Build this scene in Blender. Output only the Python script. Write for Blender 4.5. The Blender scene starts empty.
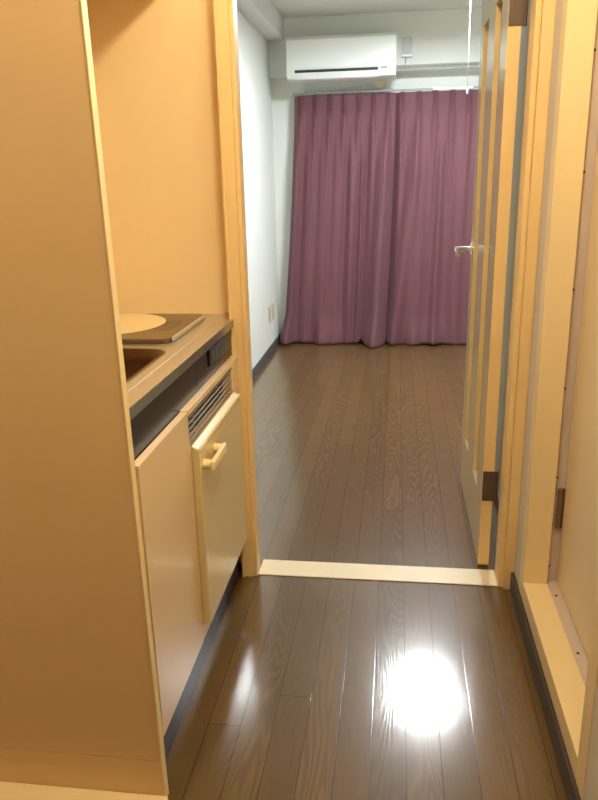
import bpy, bmesh, math, random
from mathutils import Vector, Matrix
random.seed(7)
S = bpy.context.scene
COL = S.collection
PI = math.pi

# ------------------------------------------------------------------ materials
def lin(c):
    return tuple((x/12.92 if x <= .04045 else ((x+.055)/1.055)**2.4) for x in c)
def srgb(r, g, b):
    return lin((r/255, g/255, b/255)) + (1,)
def new_mat(name):
    m = bpy.data.materials.new(name); m.use_nodes = True
    nt = m.node_tree; b = nt.nodes['Principled BSDF']
    return m, nt, b
def mat(name, col, rough=.5, metal=0, var=.04, vscale=6, bump=0, bscale=300, coat=0, spec=.5, stretch=(1,1,1)):
    m, nt, b = new_mat(name)
    tc = nt.nodes.new('ShaderNodeTexCoord'); mp = nt.nodes.new('ShaderNodeMapping'); mp.inputs['Scale'].default_value = stretch
    nt.links.new(tc.outputs['Object'], mp.inputs['Vector'])
    n = nt.nodes.new('ShaderNodeTexNoise'); n.inputs['Scale'].default_value = vscale; n.inputs['Detail'].default_value = 4
    nt.links.new(mp.outputs['Vector'], n.inputs['Vector'])
    r = nt.nodes.new('ShaderNodeMapRange'); r.inputs['To Min'].default_value = 1-var; r.inputs['To Max'].default_value = 1+var
    nt.links.new(n.outputs['Fac'], r.inputs['Value'])
    mx = nt.nodes.new('ShaderNodeMix'); mx.data_type = 'RGBA'; mx.blend_type = 'MULTIPLY'; mx.inputs[0].default_value = 1
    mx.inputs[6].default_value = col; nt.links.new(r.outputs['Result'], mx.inputs[7])
    nt.links.new(mx.outputs[2], b.inputs['Base Color'])
    b.inputs['Roughness'].default_value = rough; b.inputs['Metallic'].default_value = metal
    b.inputs['Specular IOR Level'].default_value = spec; b.inputs['Coat Weight'].default_value = coat; b.inputs['Coat Roughness'].default_value = .08
    if bump:
        n2 = nt.nodes.new('ShaderNodeTexNoise'); n2.inputs['Scale'].default_value = bscale; n2.inputs['Detail'].default_value = 3
        nt.links.new(mp.outputs['Vector'], n2.inputs['Vector'])
        bp = nt.nodes.new('ShaderNodeBump'); bp.inputs['Strength'].default_value = bump; bp.inputs['Distance'].default_value = .002
        nt.links.new(n2.outputs['Fac'], bp.inputs['Height']); nt.links.new(bp.outputs['Normal'], b.inputs['Normal'])
    return m
def emis(name, col, strength):
    m, nt, b = new_mat(name)
    b.inputs['Base Color'].default_value = (.9, .9, .9, 1)
    b.inputs['Emission Color'].default_value = col; b.inputs['Emission Strength'].default_value = strength
    return m

FLOOR_DARK, FLOOR_LIGHT = (82, 59, 28), (113, 88, 46)
def floor_mat():
    m, nt, b = new_mat('oak_plank_floor'); N = nt.nodes.new; L = nt.links.new
    tc = N('ShaderNodeTexCoord'); sp = N('ShaderNodeSeparateXYZ'); L(tc.outputs['Object'], sp.inputs[0])
    def math_(op, a, bb=None, clamp=False):
        n = N('ShaderNodeMath'); n.operation = op; n.use_clamp = clamp
        for i, v in enumerate((a, bb)):
            if v is None: continue
            if isinstance(v, (int, float)): n.inputs[i].default_value = v
            else: L(v, n.inputs[i])
        return n.outputs[0]
    W = .0785; LEN = 1.82
    u = math_('DIVIDE', math_('ADD', sp.outputs[0], 10*W - .026 + 0.0), W)
    row = math_('FLOOR', u); fu = math_('FRACT', u)
    wn = N('ShaderNodeTexWhiteNoise'); wn.noise_dimensions = '1D'; L(row, wn.inputs['W'])
    v = math_('ADD', math_('DIVIDE', sp.outputs[1], LEN), math_('MULTIPLY', wn.outputs['Value'], 3.0))
    v = math_('ADD', v, 10)
    pl = math_('FLOOR', v); fv = math_('FRACT', v)
    cid = N('ShaderNodeCombineXYZ'); L(row, cid.inputs[0]); L(pl, cid.inputs[1])
    w2 = N('ShaderNodeTexWhiteNoise'); w2.noise_dimensions = '2D'; L(cid.outputs[0], w2.inputs['Vector'])
    rnd = w2.outputs['Value']
    # grain coordinates: stretched along the plank, shifted per plank
    gx = math_('ADD', math_('MULTIPLY', sp.outputs[0], 1.0), math_('MULTIPLY', rnd, 37))
    gy = math_('ADD', math_('MULTIPLY', sp.outputs[1], .10), math_('MULTIPLY', rnd, 11))
    gv = N('ShaderNodeCombineXYZ'); L(gx, gv.inputs[0]); L(gy, gv.inputs[1])
    # cathedral figure: contour lines of a smooth stretched noise
    n1 = N('ShaderNodeTexNoise'); n1.inputs['Scale'].default_value = 11; n1.inputs['Detail'].default_value = 1.5; L(gv.outputs[0], n1.inputs['Vector'])
    rings = math_('SINE', math_('MULTIPLY', n1.outputs['Fac'], 150))
    rings = math_('POWER', math_('MULTIPLY', math_('ADD', rings, 1), .5), 1.6)
    nm = N('ShaderNodeTexNoise'); nm.inputs['Scale'].default_value = 2.2; nm.inputs['Detail'].default_value = 1; L(gv.outputs[0], nm.inputs['Vector'])
    mk = N('ShaderNodeMapRange'); mk.inputs['From Min'].default_value = .42; mk.inputs['From Max'].default_value = .68; mk.interpolation_type = 'SMOOTHSTEP'; L(nm.outputs['Fac'], mk.inputs['Value'])
    rings = math_('ADD', .45, math_('MULTIPLY', math_('SUBTRACT', rings, .45), math_('ADD', .12, math_('MULTIPLY', mk.outputs['Result'], .75))))
    n2 = N('ShaderNodeTexNoise'); n2.inputs['Scale'].default_value = 300; n2.inputs['Detail'].default_value = 3
    gv2 = N('ShaderNodeCombineXYZ'); L(gx, gv2.inputs[0]); L(math_('MULTIPLY', gy, .35), gv2.inputs[1]); L(gv2.outputs[0], n2.inputs['Vector'])
    grain = math_('ADD', math_('MULTIPLY', rings, .55), math_('MULTIPLY', n2.outputs['Fac'], .45))
    cr = N('ShaderNodeValToRGB'); e = cr.color_ramp.elements
    e[0].position = .1; e[0].color = srgb(*FLOOR_DARK); e[1].position = .85; e[1].color = srgb(*FLOOR_LIGHT)
    L(grain, cr.inputs[0])
    hv = N('ShaderNodeHueSaturation'); L(cr.outputs[0], hv.inputs['Color'])
    L(math_('ADD', math_('MULTIPLY', rnd, .26), .86), hv.inputs['Value'])
    # seams
    du = math_('MULTIPLY', math_('MINIMUM', fu, math_('SUBTRACT', 1, fu)), W)
    dv = math_('MULTIPLY', math_('MINIMUM', fv, math_('SUBTRACT', 1, fv)), LEN)
    d = math_('MINIMUM', du, dv)
    seam = N('ShaderNodeMapRange'); seam.inputs['From Max'].default_value = .0018; seam.interpolation_type = 'SMOOTHSTEP'; L(d, seam.inputs['Value'])
    mx = N('ShaderNodeMix'); mx.data_type = 'RGBA'; L(seam.outputs['Result'], mx.inputs[0]); mx.inputs[6].default_value = srgb(24, 14, 8); L(hv.outputs['Color'], mx.inputs[7])
    L(mx.outputs[2], b.inputs['Base Color'])
    ns = N('ShaderNodeTexNoise'); ns.inputs['Scale'].default_value = 9; L(tc.outputs['Object'], ns.inputs['Vector'])
    L(math_('ADD', math_('MULTIPLY', ns.outputs['Fac'], .10), .33), b.inputs['Roughness'])
    b.inputs['Coat Weight'].default_value = 1; b.inputs['Coat Roughness'].default_value = .135; b.inputs['Coat IOR'].default_value = 1.55
    b.inputs['Specular IOR Level'].default_value = .2
    h = math_('ADD', math_('MULTIPLY', grain, .35), math_('MULTIPLY', seam.outputs['Result'], .2))
    bp = N('ShaderNodeBump'); bp.inputs['Strength'].default_value = .35; bp.inputs['Distance'].default_value = .0010; L(h, bp.inputs['Height'])
    L(bp.outputs['Normal'], b.inputs['Normal']); L(bp.outputs['Normal'], b.inputs['Coat Normal'])
    return m



M = {}
M['floor'] = floor_mat()
M['white_wall'] = mat('white_wallpaper', srgb(226, 230, 226), .8, bump=.25, bscale=260, var=.015)
M['hall_wall'] = mat('hall_wallpaper', srgb(216, 206, 196), .85, bump=.4, bscale=220, var=.03)
M['closet_wall'] = mat('cream_wallpaper', srgb(226, 214, 186), .85, bump=.3, bscale=220, var=.02)
M['ceiling'] = mat('ceiling_paper', srgb(226, 228, 222), .9, bump=.25, bscale=180, var=.02)
M['panel'] = mat('cream_laminate_panel', srgb(226, 192, 138), .5, bump=.05, bscale=400, var=.025, vscale=3)
M['panel_edge'] = mat('cream_edge_band', srgb(242, 222, 170), .45, var=.02)
M['kitchen_wall'] = mat('cream_kitchen_panel', srgb(242, 219, 172), .32, var=.03, vscale=4)
M['frame'] = mat('cream_painted_wood', srgb(238, 208, 150), .4, var=.03, vscale=8, stretch=(1,1,.2))
M['frame_light'] = mat('pale_cream_painted_wood', srgb(238, 216, 168), .4, var=.03, vscale=8, stretch=(1,1,.2))
M['cab'] = mat('cream_gloss_cabinet', srgb(228, 202, 158), .28, var=.03, vscale=4)
M['fridge'] = mat('cream_gloss_fridge', srgb(222, 204, 152), .25, var=.03, vscale=3)
M['threshold'] = mat('ivory_threshold', srgb(236, 226, 200), .35, var=.04, vscale=20)
M['toe'] = mat('dark_blue_vinyl', srgb(46, 48, 62), .4, var=.1)
M['base_dark'] = mat('dark_brown_vinyl', srgb(70, 58, 50), .5, var=.1)
M['base_grey'] = mat('grey_vinyl_skirting', srgb(84, 88, 94), .5, var=.06)
M['steel'] = mat('brushed_steel', srgb(205, 200, 188), .3, metal=.75, var=.06, vscale=30, stretch=(30,1,1))
M['steel_edge'] = mat('steel_edge_reflection_tint', srgb(150, 152, 142), .22, metal=.9, var=.04)  # lip's greenish-grey reflection of far-room light put into the steel colour
M['sink'] = mat('sink_steel', srgb(120, 100, 80), .35, metal=1, var=.1, vscale=20)
M['dark_glass'] = mat('dark_gloss_fascia', srgb(40, 28, 20), .25, var=.08, spec=.2)
M['black'] = mat('black_plastic', srgb(22, 20, 20), .4, var=.1)
M['stove'] = mat('bronze_stove_top', srgb(112, 92, 70), .25, var=.08, metal=.4)
M['cover'] = mat('cream_enamel', srgb(238, 218, 170), .4, var=.02)
M['trim_steel'] = mat('bright_trim_steel', srgb(225, 225, 225), .3, metal=.6, var=.03)
M['chrome'] = mat('chrome', srgb(230, 230, 230), .1, metal=1, var=.02)
M['alu'] = mat('lilac_grey_aluminium', srgb(200, 184, 174), .45, metal=0, var=.05)
M['bronze'] = mat('bronze_hinge_metal', srgb(98, 82, 72), .45, metal=.3, var=.15, vscale=40)
M['slat'] = mat('pale_lilac_slat', srgb(168, 162, 160), .4, var=.03)
M['knuckle'] = mat('tan_hinge_metal', srgb(150, 122, 102), .35, metal=.5, var=.1, vscale=40)
M['screw'] = mat('dark_screw', srgb(60, 42, 32), .5, metal=.5)
M['bathdoor'] = mat('beige_bath_door', srgb(234, 216, 184), .55, var=.03, bump=.15, bscale=300)
M['doorface'] = mat('ivory_gloss_door', srgb(214, 200, 164), .16, var=.02, vscale=5)
M['ac'] = mat('white_plastic', srgb(232, 236, 234), .35, var=.01)
M['ac_grey'] = mat('grey_plastic', srgb(150, 154, 152), .5, var=.03)
M['slot'] = mat('dark_slot', srgb(38, 44, 46), .6)
M['beige_plastic'] = mat('beige_plastic', srgb(196, 184, 164), .5, var=.04)
M['plate'] = mat('ivory_switch_plastic', srgb(196, 190, 166), .45, var=.02)
M['cord'] = mat('white_cord', srgb(240, 240, 240), .6)
M['trimgrey'] = mat('grey_painted_rail', srgb(158, 157, 155), .5, var=.03)
M['socket'] = mat('pale_grey_socket', srgb(196, 198, 196), .5, var=.02)
M['living_lamp'] = emis('living_lamp_diffuser', (.95, 1.0, 1.03, 1), 62)
M['hall_lamp'] = emis('hall_lamp_globe', (1.0, .84, .57, 1), 58)

def curtain_mat():
    m, nt, b = new_mat('mauve_curtain_cloth'); N = nt.nodes.new; L = nt.links.new
    tc = N('ShaderNodeTexCoord')
    n = N('ShaderNodeTexNoise'); n.inputs['Scale'].default_value = 420; n.inputs['Detail'].default_value = 2; L(tc.outputs['Object'], n.inputs['Vector'])
    n3 = N('ShaderNodeTexNoise'); n3.inputs['Scale'].default_value = 3; L(tc.outputs['Object'], n3.inputs['Vector'])
    r = N('ShaderNodeValToRGB'); r.color_ramp.elements[0].color = srgb(98, 60, 68); r.color_ramp.elements[1].color = srgb(116, 73, 81)
    ad = N('ShaderNodeMath'); ad.operation = 'MULTIPLY_ADD'; ad.inputs[1].default_value = .6; L(n.outputs['Fac'], ad.inputs[0])
    ml = N('ShaderNodeMath'); ml.operation = 'MULTIPLY'; ml.inputs[1].default_value = .4; L(n3.outputs['Fac'], ml.inputs[0]); L(ml.outputs[0], ad.inputs[2])
    L(ad.outputs[0], r.inputs[0]); L(r.outputs[0], b.inputs['Base Color'])
    b.inputs['Roughness'].default_value = .75; b.inputs['Sheen Weight'].default_value = .1; b.inputs['Sheen Roughness'].default_value = .4
    w = N('ShaderNodeTexWave'); w.bands_direction = 'Z'; w.inputs['Scale'].default_value = 260; w.inputs['Distortion'].default_value = 1; L(tc.outputs['Object'], w.inputs['Vector'])
    bp = N('ShaderNodeBump'); bp.inputs['Strength'].default_value = .15; bp.inputs['Distance'].default_value = .001; L(w.outputs['Fac'], bp.inputs['Height']); L(bp.outputs['Normal'], b.inputs['Normal'])
    return m
M['curtain'] = curtain_mat()

def glass_mat():
    m, nt, b = new_mat('frosted_pane'); N = nt.nodes.new; L = nt.links.new
    b.inputs['Base Color'].default_value = srgb(225, 230, 225); b.inputs['Roughness'].default_value = .25
    b.inputs['Transmission Weight'].default_value = .8; b.inputs['IOR'].default_value = 1.45
    tc = N('ShaderNodeTexCoord'); n = N('ShaderNodeTexNoise'); n.inputs['Scale'].default_value = 150; L(tc.outputs['Object'], n.inputs['Vector'])
    bp = N('ShaderNodeBump'); bp.inputs['Strength'].default_value = .3; bp.inputs['Distance'].default_value = .001; L(n.outputs['Fac'], bp.inputs['Height']); L(bp.outputs['Normal'], b.inputs['Normal'])
    return m
M['glass'] = glass_mat()

# ------------------------------------------------------------------ geometry helpers
def wloc(o):
    v = Vector((0, 0, 0))
    while o: v += o.location; o = o.parent
    return v
def obj(name, bm, m, parent=None, smooth=None, origin=None):
    """link a bmesh (built in room coordinates) as ONE mesh object with its origin at its base centre"""
    bmesh.ops.recalc_face_normals(bm, faces=bm.faces)
    xs = [v.co.x for v in bm.verts]; ys = [v.co.y for v in bm.verts]; zs = [v.co.z for v in bm.verts]
    o0 = Vector(origin) if origin else Vector(((min(xs)+max(xs))/2, (min(ys)+max(ys))/2, min(zs)))
    bmesh.ops.translate(bm, vec=-o0, verts=bm.verts)
    me = bpy.data.meshes.new(name); bm.to_mesh(me); bm.free()
    o = bpy.data.objects.new(name, me); COL.objects.link(o)
    for mm in (m if isinstance(m, (list, tuple)) else [m]): me.materials.append(mm)
    if parent: o.parent = parent; o.location = o0 - wloc(parent)
    else: o.location = o0
    if smooth:
        for p in me.polygons: p.use_smooth = True
        if smooth != True: me.set_sharp_from_angle(angle=math.radians(smooth))
    return o
def tag(o, label, cat, group=None, kind=None):
    o['label'] = label; o['category'] = cat
    if group: o['group'] = group
    if kind: o['kind'] = kind
    return o
def thing(name, label, cat, loc, group=None, kind=None):
    o = bpy.data.objects.new(name, None); o.empty_display_size = .05; COL.objects.link(o); o.location = loc
    return tag(o, label, cat, group, kind)
def add_box(bm, x0, x1, y0, y1, z0, z1, bev=0, seg=2):
    r = bmesh.ops.create_cube(bm, size=1); vs = r['verts']
    bmesh.ops.scale(bm, vec=(x1-x0, y1-y0, z1-z0), verts=vs)
    bmesh.ops.translate(bm, vec=((x0+x1)/2, (y0+y1)/2, (z0+z1)/2), verts=vs)
    if bev:
        es = list({e for v in vs for e in v.link_edges})
        bmesh.ops.bevel(bm, geom=es, offset=bev, segments=seg, affect='EDGES', profile=.5)
def box(name, x0, x1, y0, y1, z0, z1, m, parent=None, bev=.0015, seg=2):
    bm = bmesh.new(); add_box(bm, x0, x1, y0, y1, z0, z1, bev, seg)
    return obj(name, bm, m, parent)
def add_tube(bm, pts, r, n=10, cap=True):
    pts = [Vector(p) for p in pts]; rings = []
    rr = r if isinstance(r, (list, tuple)) else [r]*len(pts)
    up = None
    for i, p in enumerate(pts):
        t = (pts[min(i+1, len(pts)-1)] - pts[max(i-1, 0)]).normalized()
        if up is None:
            up = Vector((0, 0, 1)) if abs(t.z) < .9 else Vector((1, 0, 0))
        a = (up - t*up.dot(t)).normalized(); b = t.cross(a); up = a
        rings.append([bm.verts.new(p + (a*math.cos(2*PI*k/n) + b*math.sin(2*PI*k/n))*rr[i]) for k in range(n)])
    for i in range(len(rings)-1):
        for k in range(n):
            bm.faces.new((rings[i][k], rings[i][(k+1) % n], rings[i+1][(k+1) % n], rings[i+1][k]))
    if cap: bm.faces.new(rings[0][::-1]); bm.faces.new(rings[-1])
def add_lathe(bm, prof, c, axis='Z', n=40):
    """prof: list of (radius, height) revolved about an axis through c"""
    rings = []
    for (r, h) in prof:
        ring = []
        if r < 1e-6:
            co = {'Z': (0, 0, h), 'Y': (0, h, 0), 'X': (h, 0, 0)}[axis]
            rings.append([bm.verts.new(Vector(c)+Vector(co))]); continue
        for k in range(n):
            a = 2*PI*k/n; u, v = r*math.cos(a), r*math.sin(a)
            co = {'Z': (u, v, h), 'Y': (u, h, v), 'X': (h, u, v)}[axis]
            ring.append(bm.verts.new(Vector(c)+Vector(co)))
        rings.append(ring)
    for a, b in zip(rings, rings[1:]):
        if len(a) == 1 and len(b) == 1: continue
        for k in range(n):
            k2 = (k+1) % n
            if len(a) == 1: bm.faces.new((a[0], b[k], b[k2]))
            elif len(b) == 1: bm.faces.new((a[k], a[k2], b[0]))
            else: bm.faces.new((a[k], a[k2], b[k2], b[k]))
    for ring in (rings[0], rings[-1]):
        if len(ring) > 1: bm.faces.new(ring)
def rrect(x0, x1, y0, y1, r, n=6):
    pts = []
    for cx, cy, a0 in ((x1-r, y1-r, 0), (x0+r, y1-r, 90), (x0+r, y0+r, 180), (x1-r, y0+r, 270)):
        for k in range(n+1):
            a = math.radians(a0 + 90*k/n); pts.append((cx+r*math.cos(a), cy+r*math.sin(a)))
    return pts
def add_prism(bm, pts, z0, z1, bev=0):
    a = [bm.verts.new((x, y, z0)) for x, y in pts]; b = [bm.verts.new((x, y, z1)) for x, y in pts]; n = len(pts)
    bm.faces.new(a[::-1]); top = bm.faces.new(b)
    for k in range(n): bm.faces.new((a[k], a[(k+1) % n], b[(k+1) % n], b[k]))
    if bev: bmesh.ops.bevel(bm, geom=list(top.edges), offset=bev, segments=2, affect='EDGES')
def extrude_profile(bm, prof, y0, y1, axis='Y'):
    """closed 2-D profile (x,z) extruded along Y, or (y,z) extruded along X"""
    f = (lambda p, t: (p[0], t, p[1])) if axis == 'Y' else (lambda p, t: (t, p[0], p[1]))
    a = [bm.verts.new(f(p, y0)) for p in prof]; b = [bm.verts.new(f(p, y1)) for p in prof]; n = len(prof)
    bm.faces.new(a); bm.faces.new(b[::-1])
    for k in range(n): bm.faces.new((a[k], b[k], b[(k+1) % n], a[(k+1) % n]))

# ------------------------------------------------------------------ dimensions
CEIL = 2.35
XL = -.935            # living room left wall
XK = -1.05            # kitchen alcove back wall
XR = .383             # hall right wall
YD0, YD1 = 2.16, 2.20 # dividing wall
YB = 5.72             # window wall
XRR = 1.55            # living room right wall

# ------------------------------------------------------------------ setting
st = lambda o, label, cat: tag(o, label, cat, kind='structure')
st(box('floor', -1.15, XRR+.1, -1.4, YB+.1, -.05, 0, M['floor'], bev=0), 'dark oak plank floor running from the hall into the far room', 'floor')
st(box('ceiling', -1.15, XRR+.1, -1.4, YB+.1, CEIL, CEIL+.05, M['ceiling'], bev=0), 'pale ceiling above the hall and the curtained room', 'ceiling')
st(box('wall_far', XL-.1, XRR+.1, YB, YB+.08, 0, CEIL, M['white_wall'], bev=0), 'white window wall behind the mauve curtains', 'wall')
st(box('beam_far', XL, XRR, 5.60, YB, 1.97, CEIL, M['white_wall'], bev=.004), 'white boxed beam above the curtains carrying the air conditioner', 'beam')
st(box('wall_left', XL-.08, XL, YD1, YB, 0, CEIL, M['white_wall'], bev=0), 'bright white wall on the left of the far room', 'wall')
st(box('beam_left', XL, -.82, YD1, 5.60, 2.205, CEIL, M['white_wall'], bev=.004), 'white boxed soffit beam along the left wall under the ceiling', 'beam')
st(box('wall_right', XRR, XRR+.08, YD1, YB, 0, CEIL, M['white_wall'], bev=0), 'white right wall of the far room hidden beyond the open door', 'wall')
bm = bmesh.new(); add_box(bm, .415, .50, YD1, 3.3, 0, CEIL); add_box(bm, .50, XRR, 3.22, 3.3, 0, CEIL)
st(obj('wall_closet', bm, M['closet_wall']), 'pale wall close behind the open door', 'wall')
st(box('baseboard_closet', .405, .4149, 2.205, 3.29, 0, .06, M['base_grey'], bev=.002), 'dark skirting on the wall behind the open door', 'baseboard')
st(box('baseboard_left', XL+.0001, XL+.009, YD1, YB-.001, 0, .058, M['base_grey'], bev=.002), 'dark grey skirting along the left white wall', 'baseboard')
st(box('baseboard_far', XL+.01, XRR, YB-.009, YB-.0001, 0, .058, M['base_grey'], bev=.002), 'dark grey skirting under the mauve curtains', 'baseboard')
# dividing wall: end panel of the kitchen, header over the doorway
bm = bmesh.new(); add_box(bm, XK, -.470, YD0, YD1, 0, CEIL)
st(obj('wall_kitchen', bm, M['kitchen_wall']), 'plain cream panel wall at the far end of the kitchen counter', 'wall')
st(box('wall_header', -.470, XR+.03, YD0-.04, YD1, 2.0, CEIL, M['hall_wall'], bev=0), 'wall above the doorway between hall and far room', 'wall')
st(box('wall_alcove', XK-.08, XK, 1.17, YD1, 0, CEIL, M['kitchen_wall'], bev=0), 'cream wall behind the kitchen counter', 'wall')
st(box('wall_entry', -1.15, .46, -1.38, -1.3, 0, CEIL, M['hall_wall'], bev=0), 'papered wall at the back of the hall', 'wall')
st(box('wall_side', -1.13, XK, -1.3, 1.17, 0, CEIL, M['hall_wall'], bev=0), 'papered left wall of the hall', 'wall')
st(box('soffit_stand_in', XK+.001, -.65, 1.1875, YD0-.001, 1.75, CEIL-.001, M['kitchen_wall'], bev=.002), 'unseen cream soffit box over the kitchen counter, added to shade the end wall', 'soffit')  # unseen box in place of the overhead cabinet that shadows the end wall
# hall right wall, with the bathroom door hole
bm = bmesh.new()
add_box(bm, XR, XR+.10, -1.3, 1.192, 0, CEIL); add_box(bm, XR, XR+.10, 1.975, 2.16, 0, CEIL)
add_box(bm, XR, XR+.10, 1.192, 1.975, 2.02, CEIL); add_box(bm, XR+.012, XR+.10, 1.192, 1.975, 0, .066)
st(obj('wall_right', bm, M['hall_wall']), 'greyish papered wall strip between the doorway and the bathroom door', 'wall')
st(box('wall_bathroom', .60, .66, 1.0, 2.16, 0, CEIL, M['hall_wall'], bev=0), 'wall beyond the bathroom door', 'wall')
st(box('baseboard_right', XR-.011, XR-.0001, -1.3, 2.073, 0, .064, M['base_dark'], bev=.002), 'dark brown skirting below the bathroom sill on the right', 'baseboard')

# near partition on the left
p = thing('partition', 'tall tan panel end filling the left edge of the picture', 'partition wall', (-.76, 1.178, 0), kind='structure')
box('panel', XK, -.4665, 1.169, 1.187, .102, CEIL-.001, M['panel'], p, bev=.001)
box('lower_panel', XK, -.4665, 1.169, 1.187, 0, .1008, M['panel'], p, bev=.001)
e = box('edge_band', -.4664, -.4635, 1.1675, 1.188, 0, CEIL-.001, M['panel_edge'], p, bev=.001); e['label'] = 'pale cream edge band'
for o in p.children:                                   # the old panel leans a little off plumb
    ox, oz = wloc(o).x, wloc(o).z
    for v in o.data.vertices:
        if v.co.x+ox > -.6: v.co.x -= .0092*(v.co.z+oz)
st(box('baseboard_near', XK, -.458, 1.075, 1.1685, 0, .014, M['frame_light'], bev=.005, seg=3), 'low cream skirting moulding at the foot of the tan panel', 'baseboard')

# doorway frame
f = thing('door_frame', 'cream wooden frame of the doorway into the curtained room', 'door frame', (-.045, 2.13, 0), kind='structure')
for x0, x1, yb, x2, x3 in ((-.486, -.4365, 2.130, -.486, -.460), (.3525, XR-.0005, 2.195, .370, XR-.0005)):
    xa, xb = (x0, -.449) if x0 < 0 else (x0, x1)
    bm = bmesh.new(); add_box(bm, xa, xb, 2.074, yb, 0, 2.0, .002); j = obj('jamb', bm, M['frame'], f)
    sa, sb, sy_ = (-.4487, x1, 2.079) if x0 < 0 else (.3375, x0-.0003, 2.086)
    bm = bmesh.new(); add_box(bm, sa, sb, sy_, yb if x0 < 0 else 2.17, 0, 1.985, .002); obj('door_stop', bm, M['frame'], j)
    if yb < 2.19:
        bm = bmesh.new(); add_box(bm, x2, x3, yb+.0003, 2.205, 0, 2.0, .002); obj('rebate', bm, M['frame'], j)
    xo = x0 if x0 < 0 else x1
    bm = bmesh.new(); add_box(bm, xo-.0005 if x0 < 0 else xo-.004, xo+.007 if x0 < 0 else xo+.0, 2.0695, 2.0738, 0, 2.0, .001); obj('edge_bead', bm, M['frame'], j)
box('head', -.449, .3525, 2.074, 2.205, 1.986, 2.0, M['frame'], f)
st(box('trim_1', -.4363, .3373, 2.088, 2.186, 0, .004, M['threshold'], bev=.0015), 'ivory threshold strip across the doorway floor', 'threshold')

# ------------------------------------------------------------------ hinged door standing open
dx0, dx1, dy0, dy1, dz0, dz1 = .287, .322, 2.207, 2.915, .010, 1.975
d = thing('door_1', 'cream door with two tall glazed slits standing open into the room', 'door', ((dx0+dx1)/2, dy0, 0), kind='structure')
SL = [(2.345, 2.490), (2.675, 2.820)]; SZ0, SZ1 = .232, 1.745
bm = bmesh.new()
ys = [dy0, SL[0][0], SL[0][1], SL[1][0], SL[1][1], dy1]
for a, b in ((0, 1), (2, 3), (4, 5)): add_box(bm, dx0, dx1, ys[a], ys[b], dz0, dz1)
for a, b in SL:
    add_box(bm, dx0, dx1, a, b, dz0, SZ0); add_box(bm, dx0, dx1, a, b, SZ1, dz1)
bmesh.ops.remove_doubles(bm, verts=bm.verts, dist=1e-5)
seen = {}
for fc in list(bm.faces):
    c = tuple(round(x, 4) for x in fc.calc_center_median()); seen.setdefault(c, []).append(fc)
bmesh.ops.delete(bm, geom=[x for v in seen.values() if len(v) > 1 for x in v], context='FACES')
for fc in bm.faces: fc.material_index = 0
bmesh.ops.recalc_face_normals(bm, faces=bm.faces)
for fc in bm.faces:
    if abs(fc.normal.y) > .5: fc.material_index = 1
obj('leaf', bm, [M['doorface'], M['frame']], d)
for a, b in SL:
    g = box('glass_pane', dx0+.0155, dx0+.0195, a+.0005, b-.0005, SZ0+.0005, SZ1-.0005, M['glass'], d, bev=0); g['label'] = 'frosted glass slit pane'
for z0 in (.243, 1.634):
    bm = bmesh.new(); add_box(bm, dx0+.001, dx1+.0145, dy0-.0026, dy0-.0002, z0, z0+.102, .0008)
    h = obj('hinge', bm, M['bronze'], d); h['label'] = 'dark bronze hinge plate'
    bm = bmesh.new(); add_tube(bm, [(dx1+.008, dy0-.006, z0-.003), (dx1+.008, dy0-.006, z0+.105)], .0045, 12); obj('hinge_pin', bm, M['bronze'], h, smooth=40)
    for k in range(3):
        bm = bmesh.new(); add_lathe(bm, [(.0035, -.0012), (.003, -.0018), (0, -.002)], (dx0+.012, dy0-.0018, z0+.018+.033*k), 'Y', 10); obj('screw', bm, M['bronze'], h, smooth=40)
for sgn, xf in ((-1, dx0), (1, dx1)):
    bm = bmesh.new(); add_lathe(bm, [(.0245, 0), (.0245, sgn*.006), (.022, sgn*.008), (0, sgn*.008)], (xf+sgn*.0001, 2.862, .985), 'X', 28)
    h = obj('handle', bm, M['chrome'], d, smooth=40); h['label'] = 'chrome lever handle'
    bm = bmesh.new(); ext = .066 if sgn < 0 else .03
    add_tube(bm, [(xf+sgn*.008, 2.862, .985), (xf+sgn*(ext-.014), 2.862, .985), (xf+sgn*(ext-.004), 2.858, .985), (xf+sgn*ext, 2.848, .984), (xf+sgn*(ext+.002), 2.80, .980), (xf+sgn*ext, 2.745, .976)], [.011, .011, .0115, .0115, .010, .009], 14)
    obj('lever', bm, M['chrome'], h, smooth=40)

# ------------------------------------------------------------------ bathroom door on the right
f2 = thing('door_frame', 'pale cream frame with a raised sill around the bathroom door', 'door frame', (.414, 1.58, .066), kind='structure')
SX0, SX1 = .380, .4485
box('sill', SX0, SX1, 1.2475, 1.9185, .066, .120, M['frame_light'], f2, bev=.002)
box('jamb', SX0, SX1, 1.9187, 1.974, .066, 2.019, M['frame_light'], f2, bev=.002)
box('jamb', SX0, SX1, 1.193, 1.2473, .066, 2.019, M['frame_light'], f2, bev=.002)
box('head', SX0, SX1, 1.2475, 1.9185, 1.965, 2.019, M['frame_light'], f2, bev=.002)
d2 = thing('door_2', 'closed beige bathroom door at the right edge with a grey metal surround', 'door', (.50, 1.58, .11), kind='structure')
bm = bmesh.new()
add_box(bm, SX1+.0002, .49, 1.940, 1.973, .101, 1.99, .001); add_box(bm, SX1+.0002, .49, 1.195, 1.226, .101, 1.99, .001)
add_box(bm, SX1+.0002, .49, 1.226, 1.940, .101, .117, .001); add_box(bm, SX1+.0002, .49, 1.226, 1.940, 1.963, 1.99, .001)
sf = obj('metal_surround', bm, M['alu'], d2); sf['label'] = 'grey metal surround strip with screws'
for z in (.165, .442, .70, .965, 1.254, 1.528, 1.80):
    bm = bmesh.new(); add_lathe(bm, [(.004, 0), (.0035, -.0015), (0, -.002)], (.4535, 1.9399, z), 'Y', 10); obj('screw', bm, M['screw'], sf, smooth=40)
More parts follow.
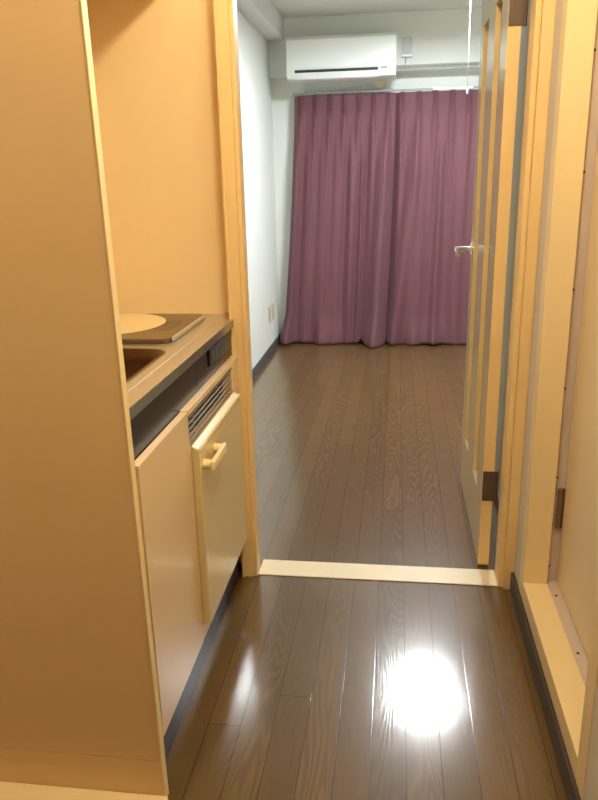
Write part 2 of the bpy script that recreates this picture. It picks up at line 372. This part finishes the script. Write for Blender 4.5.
for y in (1.86, 1.60):
    bm = bmesh.new(); add_lathe(bm, [(.004, 0), (.0035, .0015), (0, .002)], (.4535 + .008, y, .1171), 'Z', 10); obj('screw', bm, M['screw'], sf, smooth=40)
box('leaf', .4785, .51, 1.229, 1.9375, .121, 1.96, M['bathdoor'], d2, bev=.002)
bm = bmesh.new()
for k in range(3):
    add_tube(bm, [(.4655, 1.932, .291+k*.041), (.4655, 1.932, .291+k*.041+.039)], .0065, 14)
hb = obj('hinge', bm, M['knuckle'], d2, smooth=40); hb['label'] = 'brown barrel hinge'
bm = bmesh.new(); add_box(bm, .4690, .4783, 1.931, 1.9345, .291, .412, .0005); obj('hinge_leaf', bm, M['bronze'], hb)

# ------------------------------------------------------------------ kitchen unit
XC = -.475; ZC = .862
w = thing('worktop', 'stainless steel kitchen worktop with a sunken sink beside the tan panel', 'worktop', (-.76, 1.65, ZC-.02))
SKX0, SKX1, SKY0, SKY1 = -.97, -.548, 1.235, 1.668
hole = rrect(SKX0, SKX1, SKY0, SKY1, .055, 6)
bm = bmesh.new()
outer = [(XC, 1.189), (XC, 2.0685), (-.4935, 2.0685), (-.4935, 2.159), (XK+.001, 2.159), (XK+.001, 1.189)]
vo = [bm.verts.new((x, y, ZC)) for x, y in outer]; vh = [bm.verts.new((x, y, ZC)) for x, y in hole]
eo = [bm.edges.new((vo[i], vo[(i+1) % len(vo)])) for i in range(len(vo))]; eh = [bm.edges.new((vh[i], vh[(i+1) % len(vh)])) for i in range(len(vh))]
bmesh.ops.triangle_fill(bm, edges=eo+eh, use_beauty=True)
vl = [bm.verts.new((x, y, ZC-.0225)) for x, y in outer]
for i in range(len(vo)): bm.faces.new((vo[i], vo[(i+1) % len(vo)], vl[(i+1) % len(vo)], vl[i]))
vb = [bm.verts.new((x, y, ZC-.0225)) for x, y in hole]
for i in range(len(vh)): bm.faces.new((vh[i], vh[(i+1) % len(vh)], vb[(i+1) % len(vh)], vb[i]))
obj('steel_top', bm, M['steel'], w)
box('drip_ridge', -.519, -.5165, 1.19, 2.067, ZC-.0005, ZC+.0012, M['steel'], w, bev=.0005)
rim = box('front_edge', XC-.0004, XC+.0016, 1.189, 2.0685, ZC-.0225, ZC+.0006, M['steel_edge'], w, bev=.0008)
bm = bmesh.new(); prev = None
for k, (ins, z) in enumerate(((-.006, .001), (-.001, .0022), (.003, -.002), (.006, -.03), (.012, -.09), (.03, -.108), (.12, -.112))):
    pts = rrect(SKX0+ins, SKX1-ins, SKY0+ins, SKY1-ins, max(.055-ins*.3, .02), 6)
    ring = [bm.verts.new((x, y, ZC+z)) for x, y in pts]
    if prev:
        for i in range(len(ring)): bm.faces.new((prev[i], prev[(i+1) % len(ring)], ring[(i+1) % len(ring)], ring[i]))
    prev = ring
bm.faces.new(prev)
sk = obj('sink_basin', bm, M['sink'], w, smooth=50); sk['label'] = 'dark brown steel sink bowl'

# electric stove set on the worktop
s = thing('electric_stove', 'low single electric stove with a round cream plate on the worktop', 'stove', (-.78, 1.91, ZC))
SX, SY0, SY1 = -.564, 1.730, 2.095
bm = bmesh.new(); add_prism(bm, rrect(-1.0, SX, SY0, SY1, .022, 6), ZC+.0015, ZC+.0115, .003)
obj('body', bm, M['stove'], s, smooth=40)
tr = box('side_trim', SX+.0003, SX+.0050, SY0+.022, SY1-.035, ZC+.0018, ZC+.0135, M['trim_steel'], s, bev=.001); tr['label'] = 'bright steel trim bar'
bm = bmesh.new(); c0 = (-.806, 1.925, ZC+.0116)
add_lathe(bm, [(0, 0), (.163, 0), (.165, .001), (.164, .0025), (.160, .003), (0, .0035)], c0, 'Z', 64)
hp = obj('hot_plate', bm, M['cover'], s, smooth=30); hp['label'] = 'round cream plate'
bm = bmesh.new()
for q in range(4): add_box(bm, -.640+.012*q, -.636+.012*q, 1.84, 1.97, ZC+.0115, ZC+.0119)
vt = obj('vent_line', bm, M['bronze'], s); vt['label'] = 'faint vent lines beside the plate'

# sink cabinet
XF = -.465
c = thing('sink_cabinet', 'cream under-sink cabinet next to the tan panel with a dark fascia', 'cabinet', (-.7, 1.355, .14))
bm = bmesh.new()
add_box(bm, -1.0, -.495, 1.190, 1.206, .14, .70); add_box(bm, -1.0, -.495, 1.505, 1.520, .14, .70)
add_box(bm, -1.0, -.495, 1.206, 1.505, .14, .156); add_box(bm, -1.02, -1.0, 1.190, 1.520, .14, .70)
obj('body', bm, M['cab'], c)
box('door', -.4825, XF, 1.1905, 1.5185, .142, .752, M['cab'], c, bev=.0015)
# dark fascia under the worktop
fa = thing('fascia', 'long dark glossy fascia panel recessed under the steel worktop', 'fascia panel', (-.489, 1.63, .705))
box('panel', -.494, -.4835, 1.190, 1.5215, .705, .8393, M['dark_glass'], fa, bev=0)
box('panel', -.494, -.4835, 1.5217, 1.675, .7535, .8393, M['dark_glass'], fa, bev=0)
box('panel', -.494, -.4835, 1.6765, 2.0685, .7535, .8393, M['dark_glass'], fa, bev=.0005)
cb = box('control_box', -.4834, -.4785, 1.795, 2.000, .787, .833, M['black'], fa, bev=.001); cb['label'] = 'black stove control box'
for k in range(5):
    bt = box('button', -.4785, -.4768, 1.818+.035*k, 1.838+.035*k, .797, .822, M['base_grey'], cb, bev=.0006)

# small refrigerator
FX = -.4465
r = thing('mini_fridge', 'small cream refrigerator with a vent grille under the worktop', 'refrigerator', (-.72, 1.76, .14))
bm = bmesh.new(); add_box(bm, -1.02, -.4985, 1.523, 2.066, .14, .7385, .001); add_box(bm, -.4985, -.4665, 1.523, 2.066, .142, .6535, .001)
obj('body', bm, M['cab'], r)
bm = bmesh.new(); add_box(bm, -.4985, XF-.001, 1.523, 2.066, .7385, .7525, .0012); add_box(bm, -.4985, XF-.001, 1.985, 2.066, .654, .7385, .0012)
obj('grille_frame', bm, M['cab'], r)
gb = box('vent_grille', -.4984, -.4965, 1.525, 1.985, .654, .7385, M['black'], r, bev=0); gb['label'] = 'dark vent with pale horizontal slats'
for k in range(5):
    bm = bmesh.new(); z = .6705+k*.0142
    add_box(bm, -.4735, -.4705, 1.5255, 1.9845, z, z+.0017); add_box(bm, -.4965, -.4735, 1.60, 1.603, z, z+.0017); add_box(bm, -.4965, -.4735, 1.90, 1.903, z, z+.0017)
    obj('slat', bm, M['slat'], gb)
DY0, DY1 = 1.5305, 1.985
bm = bmesh.new(); extrude_profile(bm, [(-.4663, .186), (FX, .186), (FX, .650), (FX-.003, .656), (-.4663, .664)], DY0, DY1)
dr = obj('door', bm, [M['fridge']], r)
mod = dr.modifiers.new('bevel', 'BEVEL'); mod.width = .0025; mod.segments = 2; mod.limit_method = 'ANGLE'
lp = box('door_lip', FX-.002, FX+.0012, DY0+.001, DY1-.001, .6505, .6575, M['panel_edge'], r, bev=.001)
hd = thing('handle', '', '', (FX, 1.62, .61)); hd.parent = r; hd.location = Vector((FX, 1.62, .61)) - r.location
del hd['label']; del hd['category']
hd['label'] = 'pale cream bar handle'
for y in (1.560, 1.668):
    bm = bmesh.new(); add_tube(bm, [(FX-.0005, y, .608), (FX+.015, y, .608), (FX+.0225, y, .608)], [.0125, .0115, .0115], 16); obj('handle_post', bm, M['panel_edge'], hd, smooth=40)
box('handle_bar', FX+.018, FX+.029, 1.547, 1.681, .596, .620, M['panel_edge'], hd, bev=.004, seg=3)
st(box('baseboard_kitchen', -.515, -.498, 1.19, 2.0685, 0, .1398, M['toe'], bev=.001), 'dark blue toe kick under the cabinet and refrigerator', 'toe kick')

# ------------------------------------------------------------------ far room
# air conditioner
a = thing('air_conditioner', 'white wall air conditioner on the beam above the curtains', 'air conditioner', (-.40, 5.5, 1.92))
AX0, AX1, AY0, AY1, AZ0, AZ1 = -.778, -.022, 5.40, 5.599, 1.915, 2.196
prof = [(AY1, AZ0+.006), (AY0+.055, AZ0), (AY0+.02, AZ0+.012), (AY0+.004, AZ0+.045), (AY0, AZ0+.06), (AY0+.004, AZ1-.03), (AY0+.022, AZ1-.006), (AY0+.04, AZ1), (AY1, AZ1)]
bm = bmesh.new(); extrude_profile(bm, prof, AX0, AX1, 'X')
b0 = obj('body', bm, M['ac'], a, smooth=35)
mod = b0.modifiers.new('bevel', 'BEVEL'); mod.width = .006; mod.segments = 3; mod.limit_method = 'ANGLE'; mod.angle_limit = math.radians(50)
box('front_panel', AX0+.004, AX1-.004, AY0-.008, AY0-.0005, AZ0+.071, AZ1-.026, M['ac'], a, bev=.004, seg=3)
o = box('air_outlet', AX0+.06, AX1-.122, AY0-.0015, AY0+.03, AZ0+.046, AZ0+.064, M['slot'], a, bev=.001); o['label'] = 'long dark air slot'
bm = bmesh.new(); extrude_profile(bm, [(AY0+.0215, AZ0+.004), (AY0+.016, AZ0+.008), (AY0-.0005, AZ0+.047), (AY0+.006, AZ0+.047)], AX0+.06, AX1-.122, 'X')
obj('louvre', bm, M['ac'], a)
dp = box('display', AX1-.105, AX1-.062, AY0-.002, AY0+.004, AZ0+.055, AZ0+.065, M['ac_grey'], a, bev=.001); dp['label'] = 'small grey display'
bm = bmesh.new(); add_lathe(bm, [(.046, -.012), (.046, -.002), (.043, 0), (0, 0)], (0, 0, 0), 'Z', 32)
bmesh.ops.rotate(bm, cent=(0, 0, 0), matrix=Matrix.Rotation(PI/2, 3, 'X'), verts=bm.verts); bmesh.ops.translate(bm, vec=(-.135, 5.588, 1.916), verts=bm.verts)
tag(obj('pipe_cap', bm, M['beige_plastic'], smooth=40), 'round beige pipe cap on the wall under the air conditioner', 'pipe cap')
# socket, plug and cord right of the unit
k = thing('wall_socket', 'small pale socket on the beam right of the air conditioner', 'socket', (.045, 5.597, 2.07))
box('socket_plate', .015, .085, 5.592, 5.5998, 2.075, 2.185, M['socket'], k, bev=.003)
t = thing('power_plug', 'white plug with a hanging cord beside the air conditioner', 'plug', (.05, 5.58, 2.06))
box('plug_body', .012, .088, 5.566, 5.5918, 2.058, 2.074, M['ac'], t, bev=.004)
bm = bmesh.new(); add_tube(bm, [(.045, 5.585, 2.058), (.043, 5.592, 2.03), (.036, 5.595, 1.99), (.03, 5.595, 1.975), (.0, 5.594, 1.962), (-.0215, 5.59, 1.96)], .003, 8); obj('cord', bm, M['trimgrey'], t, smooth=True)
bm = bmesh.new(); extrude_profile(bm, [(5.5999, 1.9705), (5.583, 1.9705), (5.583, 1.983), (5.590, 1.987), (5.590, 1.994), (5.580, 1.998), (5.580, 2.008), (5.5999, 2.008)], -.0215, XRR-.001, 'X')
st(obj('trim_2', bm, M['trimgrey']), 'grey moulding along the lower beam edge right of the air conditioner', 'moulding')
# curtain rail
YCUR = 5.645
q = thing('curtain_rail', 'white curtain rail above the mauve curtains', 'curtain rail', (.1, YCUR, 1.84))
box('rail', -.785, 1.05, YCUR-.010, YCUR+.010, 1.845, 1.858, M['ac_grey'], q, bev=.002)  # white rail coloured grey to stand in for the shadow above the curtains
for x in (-.788, 1.047): box('end_cap', x, x+.012, YCUR-.013, YCUR+.013, 1.841, 1.861, M['ac'], q, bev=.003)
for x in (-.70, -.1, .25, .95): box('bracket', x-.012, x+.012, YCUR-.012, YB-.0005, 1.8585, 1.8655, M['ac'], q, bev=.001)
box('joint', .24, .52, YCUR-.0115, YCUR+.0115, 1.8445, 1.8584, M['ac'], q, bev=.002)

def smooth(a, b, v):
    v = max(0, min(1, (v-a)/(b-a))); return v*v*(3-2*v)
def curtain(x0t, x1t, x0b, x1b, npl, ridges, label, hem, y0, flare, tuck=0):
    """pinch-pleated cloth; ridges = (s at top, s at hem, width top, width hem, height top, height hem)"""
    NS, NZ = 420, 90; zt = 1.838; bm = bmesh.new(); grid = []
    for j in range(NZ+1):
        t = j/NZ; row = []
        for i in range(NS+1):
            s_ = i/NS
            xt = x0t+(x1t-x0t)*s_; xb = x0b+(x1b-x0b)*s_
            x = xt+(xb-xt)*t**1.4
            a_ = s_*npl; fr = a_-int(a_)
            e = abs(fr-.5)
            pinch = math.exp(-(e/.05)**2)+.7*math.exp(-((e-.11)/.035)**2)
            k1 = 1-smooth(.035, .11, t)
            y = -.026*pinch*k1 - .004*k1
            y -= .030*math.exp(-(e/.20)**2)*smooth(.04, .14, t)*(1-.75*smooth(.2, .7, t))
            for (c0, c1, w0, w1, h0, h1) in ridges:
                c = c0+(c1-c0)*t**1.2; w_ = w0+(w1-w0)*t; h = 1.9*(h0+(h1-h0)*t)*smooth(.08, .3, t)
                y -= h*math.exp(-((s_-c)/w_)**2)
            # the last hand's width of cloth kicks out and rests on the floor
            kick = smooth(.86, 1.0, t)
            y -= kick*(.028+.022*math.sin(2*PI*s_*2.3+1.1*npl)+.010*math.sin(2*PI*s_*6.1))
            if tuck: y += tuck*math.exp(-(s_/.035)**2)
            x += flare*kick*math.exp(-(s_/.06)**2)
            z = zt-t*(zt-max(.003, hem(s_)-.005))+.0035*pinch*(1-smooth(0, .03, t))
            row.append(bm.verts.new((x, y0+y, z)))
        grid.append(row)
    for j in range(NZ):
        for i in range(NS): bm.faces.new((grid[j][i], grid[j][i+1], grid[j+1][i+1], grid[j+1][i]))
    o = obj('curtain', bm, M['curtain'], smooth=True)
    m_ = o.modifiers.new('thickness', 'SOLIDIFY'); m_.thickness = .0025; m_.offset = 0
    return tag(o, label, 'curtain', 'mauve curtains on the far window')
curtain(-.757, -.022, -.885, -.078, 7,
        [(.03, .05, .03, .04, .02, .04), (.16, .18, .045, .07, .024, .014), (.30, .33, .045, .09, .022, .020), (.44, .47, .04, .07, .022, .012),
         (.58, .63, .035, .05, .026, .026), (.69, .72, .022, .025, .022, .022),
         (.90, .89, .075, .085, .045, .075)],
        'left mauve curtain, its hem flaring toward the left wall',
        lambda s_: .012+.007*math.sin(9*s_+.5)-.011*math.exp(-((s_-.90)/.08)**2)+.03*math.exp(-((s_-.775)/.025)**2), YCUR+.002, -.03)
curtain(-.034, 1.03, -.092, 1.03, 9,
        [(.17, .07, .05, .055, .028, .050), (.23, .20, .04, .06, .018, .030), (.33, .34, .025, .035, .024, .032), (.45, .47, .035, .06, .022, .03), (.56, .58, .04, .05, .022, .02), (.68, .70, .04, .06, .024, .03), (.80, .82, .04, .05, .022, .025), (.94, .95, .04, .05, .024, .03)],
        'right mauve curtain partly hidden behind the open door',
        lambda s_: .013+.006*math.sin(17*s_+2)+.015*math.exp(-((s_)/.03)**2), YCUR+.008, 0, .030)

# outlets on the left wall
for i, (y, lb) in enumerate(((5.245, 'ivory wall outlet low on the left wall, nearer the doorway'), (5.395, 'ivory wall outlet low on the left wall, nearer the curtain'))):
    o = thing('wall_outlet', lb, 'outlet', (XL, y+.035, .235), 'outlets on the left wall')
    box('cover_plate', XL+.0001, XL+.007, y, y+.07, .235, .355, M['plate'], o, bev=.002)
    box('socket_insert', XL+.007, XL+.0085, y+.022, y+.048, .262, .328, M['beige_plastic'], o, bev=.0005)

# ceiling lamps
l = thing('ceiling_lamp', 'round white ceiling lamp with a pull cord above the far room', 'ceiling lamp', (.25, 4.38, 2.245))
bm = bmesh.new(); add_lathe(bm, [(.22, .1049), (.225, .075), (.250, .070), (.254, .060), (.254, -.004), (.251, -.006), (.243, -.004), (.243, .0605), (0, .0605)], (.25, 4.38, 2.245), 'Z', 48); obj('lamp_base', bm, M['ac'], l, smooth=40)
bm = bmesh.new(); add_lathe(bm, [(.235, .060), (.240, .045), (.236, .03), (.22, .016), (.17, .009), (0, .008)], (.25, 4.38, 2.245), 'Z', 56); obj('diffuser', bm, M['living_lamp'], l, smooth=40)
bm = bmesh.new(); add_tube(bm, [(.372, 4.42, 2.246), (.374, 4.418, 1.95), (.375, 4.417, 1.715)], .0017, 8); pc = obj('pull_cord', bm, M['cord'], l, smooth=True)
bm = bmesh.new(); add_lathe(bm, [(.002, .03), (.005, .022), (.006, .008), (.004, 0), (0, 0)], (.375, 4.417, 1.687), 'Z', 14); obj('cord_knob', bm, M['cord'], pc, smooth=True)
HL = (0, 1.0, 2.17)
l2 = thing('ceiling_lamp', 'round warm ceiling lamp of the hall', 'ceiling lamp', HL)
bm = bmesh.new(); add_lathe(bm, [(.09, .1795), (.09, .155), (.07, .150), (0, .150)], HL, 'Z', 32); obj('lamp_base', bm, M['ac'], l2, smooth=40)
bm = bmesh.new(); add_lathe(bm, [(.07, .1495), (.098, .12), (.11, .08), (.098, .04), (.06, .01), (0, 0)], HL, 'Z', 32); obj('globe', bm, M['hall_lamp'], l2, smooth=True)

# ------------------------------------------------------------------ camera and view
f_px, yaw, pitch, roll = 722.771, .136375393, .294861483, -.0230680998
cy, sy, cp, sp, cr, sr = math.cos(yaw), math.sin(yaw), math.cos(pitch), math.sin(pitch), math.cos(roll), math.sin(roll)
right = Vector((cy, sy, 0)); fwd = Vector((-sy*cp, cy*cp, -sp)); up = right.cross(fwd)
r2 = right*cr + up*sr; u2 = -right*sr + up*cr
cam = bpy.data.cameras.new('camera'); co = bpy.data.objects.new('camera', cam); COL.objects.link(co)
cam.sensor_fit = 'VERTICAL'; cam.sensor_height = 36; cam.lens = 36*f_px/800; cam.clip_start = .02
mw = Matrix.Identity(4)
for i in range(3): mw[i][0] = r2[i]; mw[i][1] = u2[i]; mw[i][2] = -fwd[i]
mw.translation = Vector((0, 0, 1.25)); co.matrix_world = mw
S.camera = co
wd = bpy.data.worlds.new('world'); S.world = wd; wd.use_nodes = True
wd.node_tree.nodes['Background'].inputs[0].default_value = (.02, .02, .025, 1); wd.node_tree.nodes['Background'].inputs[1].default_value = .2
S.view_settings.view_transform = 'Standard'; S.view_settings.look = 'None'; S.view_settings.gamma = 1; S.view_settings.exposure = 1.0
S.view_settings.use_curve_mapping = False
S.cycles.use_denoising = True
S.cycles.max_bounces = 10; S.cycles.diffuse_bounces = 6; S.cycles.glossy_bounces = 6; S.cycles.transmission_bounces = 8
S.cycles.caustics_reflective = True; S.cycles.sample_clamp_indirect = 6
